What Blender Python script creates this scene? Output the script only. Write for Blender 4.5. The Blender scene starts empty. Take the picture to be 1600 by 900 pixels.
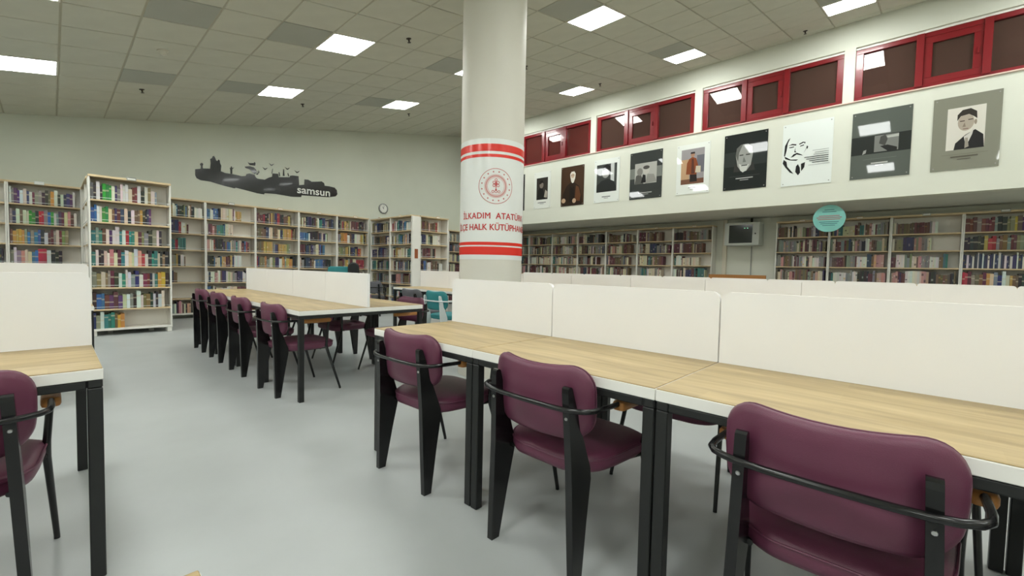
import bpy, bmesh, math, random
from mathutils import Matrix, Vector
random.seed(7)
PI = math.pi
C = bpy.context.scene.collection
SC = bpy.context.scene

# ------------------------------------------------------------------ camera, world, exposure
YAW, PITCH, ROLL, FPX, CAMH = 0.81486, -0.04407, -0.02153, 678.9, 1.125
_f = Vector((math.sin(YAW)*math.cos(PITCH), math.cos(YAW)*math.cos(PITCH), math.sin(PITCH)))
_r = Vector((math.cos(YAW), -math.sin(YAW), 0)); _d = _f.cross(_r)
RIGHT = _r*math.cos(ROLL) + _d*math.sin(ROLL)
DOWN = -_r*math.sin(ROLL) + _d*math.cos(ROLL)
FWD = _f
CAM = Vector((0, 0, CAMH))
cam_d = bpy.data.cameras.new('camera'); cam = bpy.data.objects.new('camera', cam_d); C.objects.link(cam)
cam_d.sensor_width = 36; cam_d.lens = FPX/1600*36; cam_d.clip_start = 0.02; cam_d.clip_end = 100
m = Matrix((( RIGHT.x, -DOWN.x, -FWD.x, CAM.x), (RIGHT.y, -DOWN.y, -FWD.y, CAM.y), (RIGHT.z, -DOWN.z, -FWD.z, CAM.z), (0, 0, 0, 1)))
cam.matrix_world = m
SC.camera = cam
def px(p):
    v = Vector(p)-CAM; z = v.dot(FWD)
    if z < 0.05: return None
    return (800+FPX*v.dot(RIGHT)/z, 450+FPX*v.dot(DOWN)/z)
def ray(x, y): return RIGHT*((x-800)/FPX)+DOWN*((y-450)/FPX)+FWD
def on_y(x, y, Y): d = ray(x, y); return CAM+d*(Y/d.y)
def on_x(x, y, X): d = ray(x, y); return CAM+d*(X/d.x)
w = bpy.data.worlds.new('world'); SC.world = w; w.use_nodes = True
w.node_tree.nodes['Background'].inputs[0].default_value = (.9, .95, 1, 1)
w.node_tree.nodes['Background'].inputs[1].default_value = 0.0      # closed room: the panels alone light it
SC.view_settings.view_transform = 'Standard'; SC.view_settings.look = 'None'
SC.view_settings.gamma = 1; SC.view_settings.use_curve_mapping = False
SC.view_settings.exposure = 0.0
PANEL_L = 33.0                      # radiance of the ceiling light panels
PANEL_C = (0.97, 1.0, 0.965, 1)

# ------------------------------------------------------------------ materials
def lin(c): return tuple(((v/255/12.92) if v/255 <= .04045 else ((v/255+.055)/1.055)**2.4) for v in c)
def rgb(*c): return (*lin(c), 1)
M = {}
def mat(name, col, rough=.5, var=0, scale=8, bump=0, bscale=200, spec=.5, metal=0, coat=0, stretch=None, var2=None):
    m = bpy.data.materials.new(name); m.use_nodes = True; nt = m.node_tree; b = nt.nodes['Principled BSDF']
    b.inputs['Roughness'].default_value = rough; b.inputs['Metallic'].default_value = metal
    b.inputs['Specular IOR Level'].default_value = spec; b.inputs['Coat Weight'].default_value = coat
    b.inputs['Coat Roughness'].default_value = .04
    c = rgb(*col); b.inputs['Base Color'].default_value = c
    tc = nt.nodes.new('ShaderNodeTexCoord')
    if var:
        n = nt.nodes.new('ShaderNodeTexNoise'); n.inputs['Scale'].default_value = scale; n.inputs['Detail'].default_value = 5
        src = tc.outputs['Object']
        if stretch:
            mp = nt.nodes.new('ShaderNodeMapping'); mp.inputs['Scale'].default_value = stretch
            nt.links.new(src, mp.inputs[0]); src = mp.outputs[0]
        nt.links.new(src, n.inputs['Vector'])
        r = nt.nodes.new('ShaderNodeValToRGB'); e = r.color_ramp.elements
        e[0].position = .3; e[1].position = .7
        e[0].color = tuple(v*(1-var) for v in c[:3])+(1,); e[1].color = tuple(min(1, v*(1+var)) for v in c[:3])+(1,)
        if var2: e[0].color = rgb(*var2)
        nt.links.new(n.outputs['Fac'], r.inputs[0]); nt.links.new(r.outputs[0], b.inputs['Base Color'])
    if bump:
        n2 = nt.nodes.new('ShaderNodeTexNoise'); n2.inputs['Scale'].default_value = bscale
        nt.links.new(tc.outputs['Object'], n2.inputs['Vector'])
        bp = nt.nodes.new('ShaderNodeBump'); bp.inputs['Strength'].default_value = bump; bp.inputs['Distance'].default_value = .002
        nt.links.new(n2.outputs['Fac'], bp.inputs['Height']); nt.links.new(bp.outputs[0], b.inputs['Normal'])
    M[name] = m; return m
mat('floor', (176, 180, 179), .38, .07, 1.4, .05, 60)
mat('wall', (204, 208, 194), .75, .02, 2, .08, 90)
mat('wall_white', (214, 216, 203), .7, .015, 2, .06, 90)
mat('tile', (198, 199, 186), .9, .03, 4, .3, 160)
mat('tile_grey', (170, 173, 164), .9, .02, 4, .2, 160)
mat('grid', (172, 170, 152), .6)
mat('soffit', (204, 205, 194), .85, .03, 3)
mat('blind', (96, 72, 65), .8, .03, 4)
mat('blind_red', (124, 50, 48), .8, .03, 4)
mat('dark_grey', (60, 60, 60), .6)
mat('laminate_white', (232, 230, 224), .4, .01, 5)
mat('divider', (238, 237, 236), .5, .012, 3)
mat('oak_edge', (206, 184, 146), .5, .1, 6, 0, 0, stretch=(1, 12, 12))
mat('shelf_white', (226, 224, 216), .45, .015, 4)
mat('shelf_back', (234, 231, 222), .6, .02, 3)
mat('black_metal', (24, 25, 25), .42, .05, 6)
mat('black_gloss', (18, 18, 19), .22)
mat('purple', (98, 48, 70), .42, .07, 5, .25, 420)
mat('teal', (42, 128, 132), .55, .06, 5, .25, 420)
mat('grey_cloth', (92, 92, 96), .7, .08, 6, .25, 420)
mat('white_metal', (214, 222, 222), .35)
mat('wood_arm', (176, 118, 58), .42, .18, 5, 0, 0, stretch=(2, 16, 16))
mat('steel', (190, 190, 190), .3, metal=1)
mat('red_frame', (126, 20, 28), .3, .04, 4, coat=.3)
mat('cap', (214, 190, 178), .5)
mat('pillar', (212, 209, 198), .55, .015, 2, .05, 60)
mat('vinyl', (226, 229, 226), .28, 0)
mat('vinyl_red', (222, 48, 36), .25)
mat('text_red', (196, 52, 50), .35)
mat('emblem_red', (186, 66, 66), .35)
mat('emblem_pink', (206, 150, 146), .4)
mat('decal_black', (16, 20, 19), .16, coat=.2)
mat('decal_white', (220, 222, 216), .35)
mat('sign_teal', (128, 200, 192), .4, .05, 4)
mat('sign_ink', (70, 120, 128), .5)
mat('sign_red', (176, 84, 92), .5)
mat('clock_face', (226, 226, 220), .3)
mat('clock_rim', (130, 132, 130), .3, metal=.8)
mat('ink', (30, 30, 30), .5)
mat('cabinet', (196, 200, 194), .4)
mat('grey_plastic', (150, 154, 148), .45)
mat('cabinet_glass', (22, 26, 26), .08, coat=.5)
mat('plaster_pipe', (214, 208, 190), .6)
mat('notice', (150, 84, 48), .5)
mat('smoke', (206, 204, 190), .5)
mat('sprinkler', (60, 54, 48), .4, metal=.6)
mat('pages', (226, 214, 190), .8)
mat('bag', (26, 28, 28), .8)
def wood_top():
    m = bpy.data.materials.new('oak_top'); m.use_nodes = True; nt = m.node_tree; b = nt.nodes['Principled BSDF']
    tc = nt.nodes.new('ShaderNodeTexCoord')
    mp = nt.nodes.new('ShaderNodeMapping'); mp.inputs['Scale'].default_value = (9, 0.9, 1)
    nt.links.new(tc.outputs['Object'], mp.inputs[0])
    n = nt.nodes.new('ShaderNodeTexNoise'); n.inputs['Scale'].default_value = 2.2; n.inputs['Detail'].default_value = 7; n.inputs['Distortion'].default_value = .6
    nt.links.new(mp.outputs[0], n.inputs['Vector'])
    br = nt.nodes.new('ShaderNodeTexBrick'); br.offset = .5
    mb = nt.nodes.new('ShaderNodeMapping'); mb.inputs['Rotation'].default_value = (0, 0, PI/2)
    nt.links.new(tc.outputs['Object'], mb.inputs[0]); nt.links.new(mb.outputs[0], br.inputs['Vector'])
    br.inputs['Color1'].default_value = (.35, .35, .35, 1); br.inputs['Color2'].default_value = (.65, .65, .65, 1); br.inputs['Mortar'].default_value = (.5, .5, .5, 1)
    br.inputs['Scale'].default_value = 1; br.inputs['Brick Width'].default_value = .62; br.inputs['Row Height'].default_value = .1; br.inputs['Mortar Size'].default_value = 0
    ma = nt.nodes.new('ShaderNodeMath'); ma.operation = 'MULTIPLY_ADD'; ma.inputs[1].default_value = .45; ma.inputs[2].default_value = -.22
    nt.links.new(br.outputs['Color'], ma.inputs[0])
    ad = nt.nodes.new('ShaderNodeMath'); ad.operation = 'ADD'; nt.links.new(n.outputs['Fac'], ad.inputs[0]); nt.links.new(ma.outputs[0], ad.inputs[1])
    r = nt.nodes.new('ShaderNodeValToRGB'); e = r.color_ramp.elements
    e[0].position = .25; e[0].color = rgb(146, 124, 88); e[1].position = .75; e[1].color = rgb(196, 174, 130)
    k = r.color_ramp.elements.new(.5); k.color = rgb(176, 154, 111)
    nt.links.new(ad.outputs[0], r.inputs[0]); nt.links.new(r.outputs[0], b.inputs['Base Color'])
    b.inputs['Roughness'].default_value = .42
    M['oak_top'] = m
wood_top()
def glass_mat():
    m = bpy.data.materials.new('window_glass'); m.use_nodes = True; nt = m.node_tree; nt.nodes.clear()
    o = nt.nodes.new('ShaderNodeOutputMaterial'); mx = nt.nodes.new('ShaderNodeMixShader'); lw = nt.nodes.new('ShaderNodeLayerWeight'); lw.inputs[0].default_value = .5
    pw = nt.nodes.new('ShaderNodeMath'); pw.operation = 'POWER'; pw.inputs[1].default_value = 5; nt.links.new(lw.outputs['Facing'], pw.inputs[0])
    ma = nt.nodes.new('ShaderNodeMath'); ma.operation = 'MULTIPLY_ADD'; ma.inputs[1].default_value = .955; ma.inputs[2].default_value = .045; nt.links.new(pw.outputs[0], ma.inputs[0])
    t = nt.nodes.new('ShaderNodeBsdfTransparent'); t.inputs[0].default_value = (.86, .82, .8, 1)
    g = nt.nodes.new('ShaderNodeBsdfGlossy'); g.inputs['Roughness'].default_value = .015
    nt.links.new(ma.outputs[0], mx.inputs[0]); nt.links.new(t.outputs[0], mx.inputs[1]); nt.links.new(g.outputs[0], mx.inputs[2]); nt.links.new(mx.outputs[0], o.inputs[0])
    M['glass'] = m
glass_mat()
def emit_mat(name, col, st):
    m = bpy.data.materials.new(name); m.use_nodes = True; nt = m.node_tree; b = nt.nodes['Principled BSDF']
    b.inputs['Base Color'].default_value = (.8, .8, .8, 1); b.inputs['Emission Color'].default_value = col; b.inputs['Emission Strength'].default_value = st
    M[name] = m
emit_mat('panel_light', PANEL_C, PANEL_L)
emit_mat('led_green', (.2, 1, .5, 1), 1.2)
def attr_mat(name, rough, coat, bands):
    # colour comes from the 'col' face colours (alpha carries the height on a book spine)
    m = bpy.data.materials.new(name); m.use_nodes = True; nt = m.node_tree; b = nt.nodes['Principled BSDF']
    a = nt.nodes.new('ShaderNodeAttribute'); a.attribute_name = 'col'
    b.inputs['Roughness'].default_value = rough; b.inputs['Coat Weight'].default_value = coat; b.inputs['Coat Roughness'].default_value = .03
    nt.links.new(a.outputs['Color'], b.inputs['Base Color'])
    M[name] = m
attr_mat('book_stuff', .55, 0, True)
attr_mat('print', .4, .55, False); M['print'].node_tree.nodes['Principled BSDF'].inputs['Specular IOR Level'].default_value = .15
def book_mat():
    m = bpy.data.materials.new('book_cover'); m.use_nodes = True; nt = m.node_tree; b = nt.nodes['Principled BSDF']
    oi = nt.nodes.new('ShaderNodeObjectInfo'); tc = nt.nodes.new('ShaderNodeTexCoord'); sp = nt.nodes.new('ShaderNodeSeparateXYZ')
    nt.links.new(tc.outputs['Object'], sp.inputs[0])
    # printed title band on the spine, its height differs from book to book
    a = nt.nodes.new('ShaderNodeMath'); a.operation = 'MULTIPLY_ADD'; a.inputs[1].default_value = .35; a.inputs[2].default_value = .45
    nt.links.new(oi.outputs['Random'], a.inputs[0])
    s = nt.nodes.new('ShaderNodeMath'); s.operation = 'SUBTRACT'; nt.links.new(sp.outputs['Z'], s.inputs[0]); nt.links.new(a.outputs[0], s.inputs[1])
    ab = nt.nodes.new('ShaderNodeMath'); ab.operation = 'ABSOLUTE'; nt.links.new(s.outputs[0], ab.inputs[0])
    lt = nt.nodes.new('ShaderNodeMath'); lt.operation = 'LESS_THAN'; lt.inputs[1].default_value = .05; nt.links.new(ab.outputs[0], lt.inputs[0])
    mu = nt.nodes.new('ShaderNodeMath'); mu.operation = 'MULTIPLY'; mu.inputs[1].default_value = .45; nt.links.new(lt.outputs[0], mu.inputs[0])
    mx = nt.nodes.new('ShaderNodeMix'); mx.data_type = 'RGBA'; mx.inputs['B'].default_value = rgb(206, 196, 170)
    nt.links.new(mu.outputs[0], mx.inputs['Factor']); nt.links.new(oi.outputs['Color'], mx.inputs['A'])
    nt.links.new(mx.outputs['Result'], b.inputs['Base Color']); b.inputs['Roughness'].default_value = .5
    M['book_cover'] = m
book_mat()

# ------------------------------------------------------------------ mesh helpers
class MB:
    def __init__(s): s.v = []; s.f = []; s.mi = []; s.cols = []
    def add(s, vs, fs, mi=0, col=None):
        o = len(s.v); s.v += [tuple(v) for v in vs]
        for f in fs: s.f.append(tuple(i+o for i in f)); s.mi.append(mi); s.cols.append(col)
        return s
    def box(s, x0, y0, z0, x1, y1, z1, mi=0, col=None):
        v = [(x0,y0,z0),(x1,y0,z0),(x1,y1,z0),(x0,y1,z0),(x0,y0,z1),(x1,y0,z1),(x1,y1,z1),(x0,y1,z1)]
        return s.add(v, [(3,2,1,0),(4,5,6,7),(0,1,5,4),(1,2,6,5),(2,3,7,6),(3,0,4,7)], mi, col)
    def bbox(s, x0, y0, z0, x1, y1, z1, b=.004, mi=0):
        # box with chamfered edges
        vs = []; X = (x0, x1); Y = (y0, y1); Z = (z0, z1)
        idx = {}
        for i in (0,1):
            for j in (0,1):
                for k in (0,1):
                    sx, sy, sz = (1 if i == 0 else -1), (1 if j == 0 else -1), (1 if k == 0 else -1)
                    for ax in range(3):
                        p = [X[i]+sx*b, Y[j]+sy*b, Z[k]+sz*b]
                        p[ax] = (X[i], Y[j], Z[k])[ax]
                        idx[(i,j,k,ax)] = len(vs); vs.append(p)
        fs = []
        def fc(l): fs.append([idx[a] for a in l])
        fc([(0,0,0,0),(0,0,1,0),(0,1,1,0),(0,1,0,0)]); fc([(1,0,0,0),(1,1,0,0),(1,1,1,0),(1,0,1,0)])
        fc([(0,0,0,1),(1,0,0,1),(1,0,1,1),(0,0,1,1)]); fc([(0,1,0,1),(0,1,1,1),(1,1,1,1),(1,1,0,1)])
        fc([(0,0,0,2),(0,1,0,2),(1,1,0,2),(1,0,0,2)]); fc([(0,0,1,2),(1,0,1,2),(1,1,1,2),(0,1,1,2)])
        for k in (0,1):
            for j in (0,1): fc([(0,j,k,1),(1,j,k,1),(1,j,k,2),(0,j,k,2)])
            for i in (0,1): fc([(i,0,k,0),(i,1,k,0),(i,1,k,2),(i,0,k,2)])
        for i in (0,1):
            for j in (0,1): fc([(i,j,0,0),(i,j,1,0),(i,j,1,1),(i,j,0,1)])
        for i in (0,1):
            for j in (0,1):
                for k in (0,1): fc([(i,j,k,0),(i,j,k,1),(i,j,k,2)])
        return s.add(vs, fs, mi)
    def tube(s, pts, r, n=8, mi=0, flat=1.0):
        pts = [Vector(p) for p in pts]; rings = []; prev = None
        for i, p in enumerate(pts):
            t = (pts[min(i+1, len(pts)-1)]-pts[max(i-1, 0)]).normalized()
            if prev is None:
                a = Vector((0,0,1)) if abs(t.z) < .9 else Vector((1,0,0)); u = t.cross(a).normalized()
            else: u = (prev-t*prev.dot(t)).normalized()
            prev = u; v2 = t.cross(u); rr = r[i] if isinstance(r, (list, tuple)) else r
            rings.append([p+u*rr*math.cos(2*PI*k/n)+v2*rr*flat*math.sin(2*PI*k/n) for k in range(n)])
        vs = [q for ring in rings for q in ring]; fs = []
        for i in range(len(rings)-1):
            for k in range(n): fs.append((i*n+k, i*n+(k+1) % n, (i+1)*n+(k+1) % n, (i+1)*n+k))
        fs.append(tuple(range(n-1, -1, -1))); fs.append(tuple((len(rings)-1)*n+k for k in range(n)))
        return s.add(vs, fs, mi)
    def prism(s, poly, z0, z1, f=None, mi=0, col=None):
        # polygon (a,b) extruded along the third axis, f maps (a,b,c) to xyz
        f = f or (lambda a, b, c: (a, b, c)); n = len(poly)
        vs = [f(a, b, z0) for a, b in poly]+[f(a, b, z1) for a, b in poly]
        fs = [tuple(range(n-1, -1, -1)), tuple(range(n, 2*n))]+[(i, (i+1) % n, n+(i+1) % n, n+i) for i in range(n)]
        return s.add(vs, fs, mi, col)
    def lathe(s, prof, n=24, mi=0):
        vs = []; fs = []; k = len(prof)
        for i in range(n):
            a = 2*PI*i/n
            for r, z in prof: vs.append((r*math.cos(a), r*math.sin(a), z))
        for i in range(n):
            j = (i+1) % n
            for q in range(k-1): fs.append((i*k+q, j*k+q, j*k+q+1, i*k+q+1))
        fs.append(tuple(i*k+k-1 for i in range(n))); fs.append(tuple(i*k for i in range(n-1, -1, -1)))
        return s.add(vs, fs, mi)
    def pad(s, w, h, r, prof, warp, seg=6, mi=0):
        # cushion: rounded-rectangle rings (inset, depth) from front to back, then warped
        rings = []
        for ins, dep in prof: rings.append([(a, b, dep) for a, b in rrect(w-2*ins, h-2*ins, max(r-ins*.8, .004), seg, sub=8)])
        n = len(rings[0]); vs = [warp(*p) for ring in rings for p in ring]; fs = []
        for i in range(len(rings)-1):
            for k in range(n): fs.append((i*n+k, i*n+(k+1) % n, (i+1)*n+(k+1) % n, (i+1)*n+k))
        for o in (0, len(rings)-1):      # close both faces with strips across the pad
            R_ = rings[o]; key = {(round(a, 5), round(b, 5)): k for k, (a, b, c) in enumerate(R_)}
            mir = [key.get((round(a, 5), round(-b, 5)+0.0), k) for k, (a, b, c) in enumerate(R_)]
            for k in range(n):
                k2 = (k+1) % n
                if R_[k][1] > -1e-6 and R_[k2][1] > -1e-6:
                    q = []
                    for t in (k, k2, mir[k2], mir[k]):
                        if t not in q: q.append(t)
                    if len(q) > 2: fs.append(tuple(o*n+t for t in q))
        return s.add(vs, fs, mi)
    def mesh(s, name, mats, smooth=False, fix=True):
        me = bpy.data.meshes.new(name); me.from_pydata(s.v, [], s.f)
        for mm in (mats if isinstance(mats, (list, tuple)) else [mats]): me.materials.append(M[mm])
        for p, i in zip(me.polygons, s.mi): p.material_index = i
        if any(c is not None for c in s.cols):
            at = me.color_attributes.new('col', 'FLOAT_COLOR', 'CORNER'); k = 0
            buf = [0.0]*(4*len(me.loops))
            for p, c in zip(me.polygons, s.cols):
                c = c or (.5, .5, .5, 1)
                for li in p.loop_indices: buf[4*li:4*li+4] = c
            at.data.foreach_set('color', buf)
        if fix:
            bm = bmesh.new(); bm.from_mesh(me); bmesh.ops.recalc_face_normals(bm, faces=bm.faces); bm.to_mesh(me); bm.free()
        if smooth:
            me.polygons.foreach_set('use_smooth', [True]*len(me.polygons))
            if smooth != 'all':
                bm = bmesh.new(); bm.from_mesh(me)
                for e in bm.edges:
                    if len(e.link_faces) == 2 and e.calc_face_angle(0) > .7: e.smooth = False
                bm.to_mesh(me); bm.free()
        return me
    def build(s, name, mats, parent=None, smooth=False, fix=True):
        return link(name, s.mesh(name, mats, smooth, fix), parent)
def link(name, me, parent=None, loc=None):
    o = bpy.data.objects.new(name, me); C.objects.link(o)
    if parent: o.parent = parent
    if loc: o.location = loc
    return o
def rrect(w, h, r, seg=5, corners=(1,1,1,1), sub=1):
    # rounded rectangle centred at 0, anticlockwise from lower right
    pts = []; r = min(r, w/2-1e-4, h/2-1e-4)
    for q, (sx, sy) in enumerate(((1,-1),(1,1),(-1,1),(-1,-1))):
        cx, cy = sx*(w/2-r), sy*(h/2-r)
        if not corners[q]: pts.append((sx*w/2, sy*h/2)); continue
        a0 = (-PI/2, 0, PI/2, PI)[q]
        for k in range(seg+1): a = a0+PI/2*k/seg; pts.append((cx+r*math.cos(a), cy+r*math.sin(a)))
        if sub > 1:
            ends = ((w/2, h/2-r), (-(w/2-r), h/2), (-w/2, -(h/2-r)), (w/2-r, -h/2))[q]; p0 = pts[-1]
            for k in range(1, sub): pts.append((p0[0]+(ends[0]-p0[0])*k/sub, p0[1]+(ends[1]-p0[1])*k/sub))
    return pts
def empty(name, loc=(0,0,0), rz=0):
    o = bpy.data.objects.new(name, None); C.objects.link(o); o.location = loc; o.rotation_euler = (0, 0, rz); o.empty_display_size = .1; return o
def tag(o, label, cat, group=None):
    o['label'] = label; o['category'] = cat
    if group: o['group'] = group
    return o
def struct(o, label=None, cat=None):
    o['kind'] = 'structure'
    if label: o['label'] = label
    if cat: o['category'] = cat
    return o
def copy_tree(o, parent=None):
    c = o.copy(); C.objects.link(c)
    if parent: c.parent = parent
    for ch in list(o.children): copy_tree(ch, c)
    return c
def text_mesh(body, size, bold=0, space=1):
    cu = bpy.data.curves.new('lettering', 'FONT'); cu.body = body; cu.size = size; cu.offset = bold; cu.align_x = 'CENTER'; cu.align_y = 'CENTER'; cu.space_character = space
    cu.resolution_u = 4
    o = bpy.data.objects.new('lettering', cu); C.objects.link(o); bpy.context.view_layer.update()
    e = o.evaluated_get(bpy.context.evaluated_depsgraph_get()); me = e.to_mesh()
    V = [tuple(v.co) for v in me.vertices]; F = [tuple(p.vertices) for p in me.polygons]
    e.to_mesh_clear(); bpy.data.objects.remove(o); bpy.data.curves.remove(cu)
    return V, F

# ------------------------------------------------------------------ the room
WB = 10.86          # back wall
XR = 9.13           # upper right wall and balcony face
XS = 10.95          # wall under the balcony
XL, YR = -4.7, -5.3
SL = 0.19           # ceiling slope
CX, CY, CZ = 0.105, 6.06, CAMH+2.4407
def ceil_z(x): return CZ+(x-CX)*math.tan(SL)
struct(MB().box(XL-.2, YR-.2, -.2, XS+.2, WB+.2, 0).build('floor', 'floor'), 'grey mottled vinyl floor of the reading room', 'floor')
struct(MB().box(XL-.2, WB, 0, XS+.2, WB+.2, 5.6).build('wall_back', 'wall'), 'plain grey-beige back wall above the bookcases', 'wall')
struct(MB().box(XL-.2, YR-.2, 0, XL, WB, 5.6).build('wall_left', 'wall'), 'plain grey side wall under the low ceiling edge', 'wall')
struct(MB().box(XL, YR-.2, 0, XS+.2, YR, 5.6).build('wall_front', 'wall'), 'plain grey wall facing the back bookcases', 'wall')
struct(MB().box(XS, YR, 0, XS+.2, WB, 2.38).build('wall_recess', 'wall_white'), 'pale wall under the balcony behind the bookcases', 'wall')
struct(MB().box(XS, YR, 2.52, XS+.2, WB, 5.6).build('wall_corridor', 'wall'), 'plain wall of the corridor behind the red windows', 'wall')
struct(MB().box(XR+.16, YR, 2.38, XS+.2, WB, 2.52).build('ceiling_soffit', 'soffit'), 'grey soffit under the balcony over the bookcases', 'ceiling')
struct(MB().box(XR+.2, YR, 4.98, XS, WB, 5.06).build('ceiling_corridor', 'wall'), 'plain ceiling of the corridor behind the red windows', 'ceiling')
PT, WT = 3.965, 4.87   # parapet top, window top
struct(MB().box(XR-.03, YR, 2.38, XR+.16, WB, PT).build('wall_balcony', 'wall_white'), 'white balcony front carrying the row of portraits', 'wall')
struct(MB().box(XR, YR, WT, XR+.2, WB, 5.6).build('wall_right', 'wall_white'), 'white wall strip between red windows and ceiling', 'wall')
struct(MB().bbox(XR-.055, YR, PT, XR+.2, WB, PT+.025, .006).build('trim_ledge', 'cap'), 'pale pinkish ledge along the top of the balcony front', 'trim')

# windows: red framed groups of three lights on the balcony, white piers between
groups = [(10.86, 8.50), (8.36, 6.07), (5.92, 3.56), (3.41, 1.11), (0.96, -1.36), (-1.50, -3.8)]
wi = 0
for gi, (ya, yb) in enumerate(groups):
    if gi: struct(MB().box(XR, ya, PT+.025, XR+.2, groups[gi-1][1], WT).build('wall_pier', 'wall_white'), 'narrow white pier between two red window groups', 'pier')['group'] = 'white piers between the red windows'
    wi += 1
    win = empty('window_%d' % wi, (XR, ya, PT+.025)); struct(win)
    nth = ['by the back wall', 'second from the back wall', 'third from the back wall', 'fourth from the back wall', 'fifth from the back wall', 'sixth from the back wall'][gi]
    win['label'] = 'red-framed window group of three lights above the balcony, '+nth; win['category'] = 'window'
    L = ya-yb; H = WT-PT-.025; x0, x1 = .05, .13
    fr = MB(); fr.bbox(x0, -L, 0, x1, 0, .075); fr.bbox(x0, -L, H-.105, x1, 0, H-.035)
    fr.bbox(x0, -.1, .075, x1, 0, H-.105); fr.bbox(x0, -L, .075, x1, -L+.1, H-.105)
    fr.build('window_frame', 'red_frame', win)
    MB().box(x0-.01, -L, H-.035, x1, 0, H).build('top_rail', 'laminate_white', win)
    y1, y2 = -L*.335, -L*.64
    for yy in (y1, y2): MB().bbox(x0-.03, yy-.045, .05, x1, yy+.045, H-.04).build('mullion', 'red_frame', win)
    sa = MB(); a, b = y1-.045, y2+.045; t = .095
    sa.bbox(x0+.005, b, .075, x1-.01, a, .075+t); sa.bbox(x0+.005, b, H-.105-t, x1-.01, a, H-.105)
    sa.bbox(x0+.005, a-t, .075+t, x1-.01, a, H-.105-t); sa.bbox(x0+.005, b, .075+t, x1-.01, b+t, H-.105-t)
    sash = sa.build('opening_sash', 'red_frame', win)
    MB().box(x0+.03, b+t, .075+t, x0+.036, a-t, H-.105-t).build('pane', 'glass', sash)
    hd = MB().bbox(x0-.02, b+.035, H*.42, x0+.006, b+.055, H*.42+.09, .003); hd.build('handle', 'red_frame', sash)
    bl = 'blind_red' if gi == 1 else 'blind'
    for ba, bb in ((y1+.045, -.1), (b+t, a-t), (-L+.1, y2-.045)): MB().box(x0+.050, ba, .08, x0+.054, bb, H-.11).build('blind', bl, win)
    MB().box(x0+.04, y1+.045, .075, x0+.046, -.1, H-.105).build('pane', 'glass', win)
    MB().box(x0+.04, -L+.1, .075, x0+.046, y2-.045, H-.105).build('pane', 'glass', win)

# ceiling: sloping slab with a recessed grid, lay-in tiles, light panels
cm = Matrix.Translation((CX, CY, CZ)) @ Matrix.Rotation(-SL, 4, 'Y')
T = .6; c0, c1, r0, r1 = -8, 15.32, -19, 8
ce = MB().box(c0*T-.2, r0*T-.3, .03, c1*T+.1, r1*T, .08).build('ceiling', 'grid'); ce.matrix_world = cm
struct(ce, 'sloping suspended ceiling of grey-white square tiles', 'ceiling')
for c in range(int(c0), 16):
    me = MB().box(c*T-.012, r0*T, .0, c*T+.012, r1*T, .03)
    me.build('grid_bar', 'grid', ce)
for r in range(r0, r1+1):
    MB().box(c0*T, r*T-.009, .004, c1*T, r*T+.009, .03).build('grid_bar', 'grid', ce)
lights = [(c, r) for c in (-6, -1, 4, 8, 13) for r in (3, -1, -5, -9, -13, -17) if (c, r) != (4, -5)]   # the pillar takes one panel's place
greys = {(c-1 if c != -1 else 1, r) for c, r in lights if c != -6}
g2 = .0095
tile_me = MB().bbox(g2, g2, -.006, T-g2, T-g2, .02, .004).mesh('ceiling_tile', 'tile')
tile_gm = MB().bbox(g2, g2, -.006, T-g2, T-g2, .02, .004).mesh('ceiling_tile_grey', 'tile_grey')
rest = MB()
for c in range(int(c0), 16):
    for r in range(r0, r1):
        if (c, r) in lights: continue
        wd = min(T, c1*T-c*T)
        vis = False
        for dc in (0, .5, 1):
            for dr in (0, .5, 1):
                q = px(cm @ Vector(((c+dc)*T, (r+dr)*T, 0)))
                if q and -30 < q[0] < 1630 and -30 < q[1] < 930: vis = True
        if vis:
            o = link('ceiling_tile', tile_gm if (c, r) in greys else tile_me, ce, (c*T, r*T, 0))
            if wd < T: o.scale = (wd/T, 1, 1)
            if (c, r) in greys: o['label'] = 'darker grey ceiling tile'
        else: rest.box(c*T+g2, r*T+g2, -.006, c*T+wd-g2, r*T+T-g2, .02)
rt = rest.build('ceiling_tiles', 'tile', ce); rt['kind'] = 'stuff'
first = None
fr = MB(); b = .014
for a in ((g2-.004, g2-.004, T-g2+.004, b+g2), (g2-.004, T-b-g2, T-g2+.004, T-g2+.004), (g2-.004, b+g2, b+g2, T-b-g2), (T-b-g2, b+g2, T-g2+.004, T-b-g2)):
    fr.box(a[0], a[1], -.012, a[2], a[3], .015)
fm = fr.mesh('light_frame', 'laminate_white'); dm = MB().box(b+g2, b+g2, -.008, T-b-g2, T-b-g2, .012).mesh('diffuser', 'panel_light')
for c, r in lights:
    cor = [px(cm @ Vector(((c+i)*T, (r+k)*T, 0))) for i in (0, .5, 1) for k in (0, .5, 1)]
    seen = any(q and 0 <= q[0] <= 1600 and 0 <= q[1] <= 900 for q in cor)
    e = empty('ceiling_light' if seen else 'ceiling_light_offscreen'); e.matrix_world = cm @ Matrix.Translation((c*T, r*T, 0))
    nth = ['first', 'second', 'third', 'fourth', 'fifth', 'sixth'][[q[1] for q in lights if q[0] == c].index(r)]
    tag(e, 'lit square panel light, %s from the back wall in the line %s' % (nth, {13: 'along the balcony', 8: 'past the pillar', 4: 'before the pillar', -1: 'over the crosswise desks', -6: 'by the side wall'}[c]), 'ceiling light', 'panel lights in the sloping ceiling')
    link('frame', fm, e); link('diffuser', dm, e)
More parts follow.
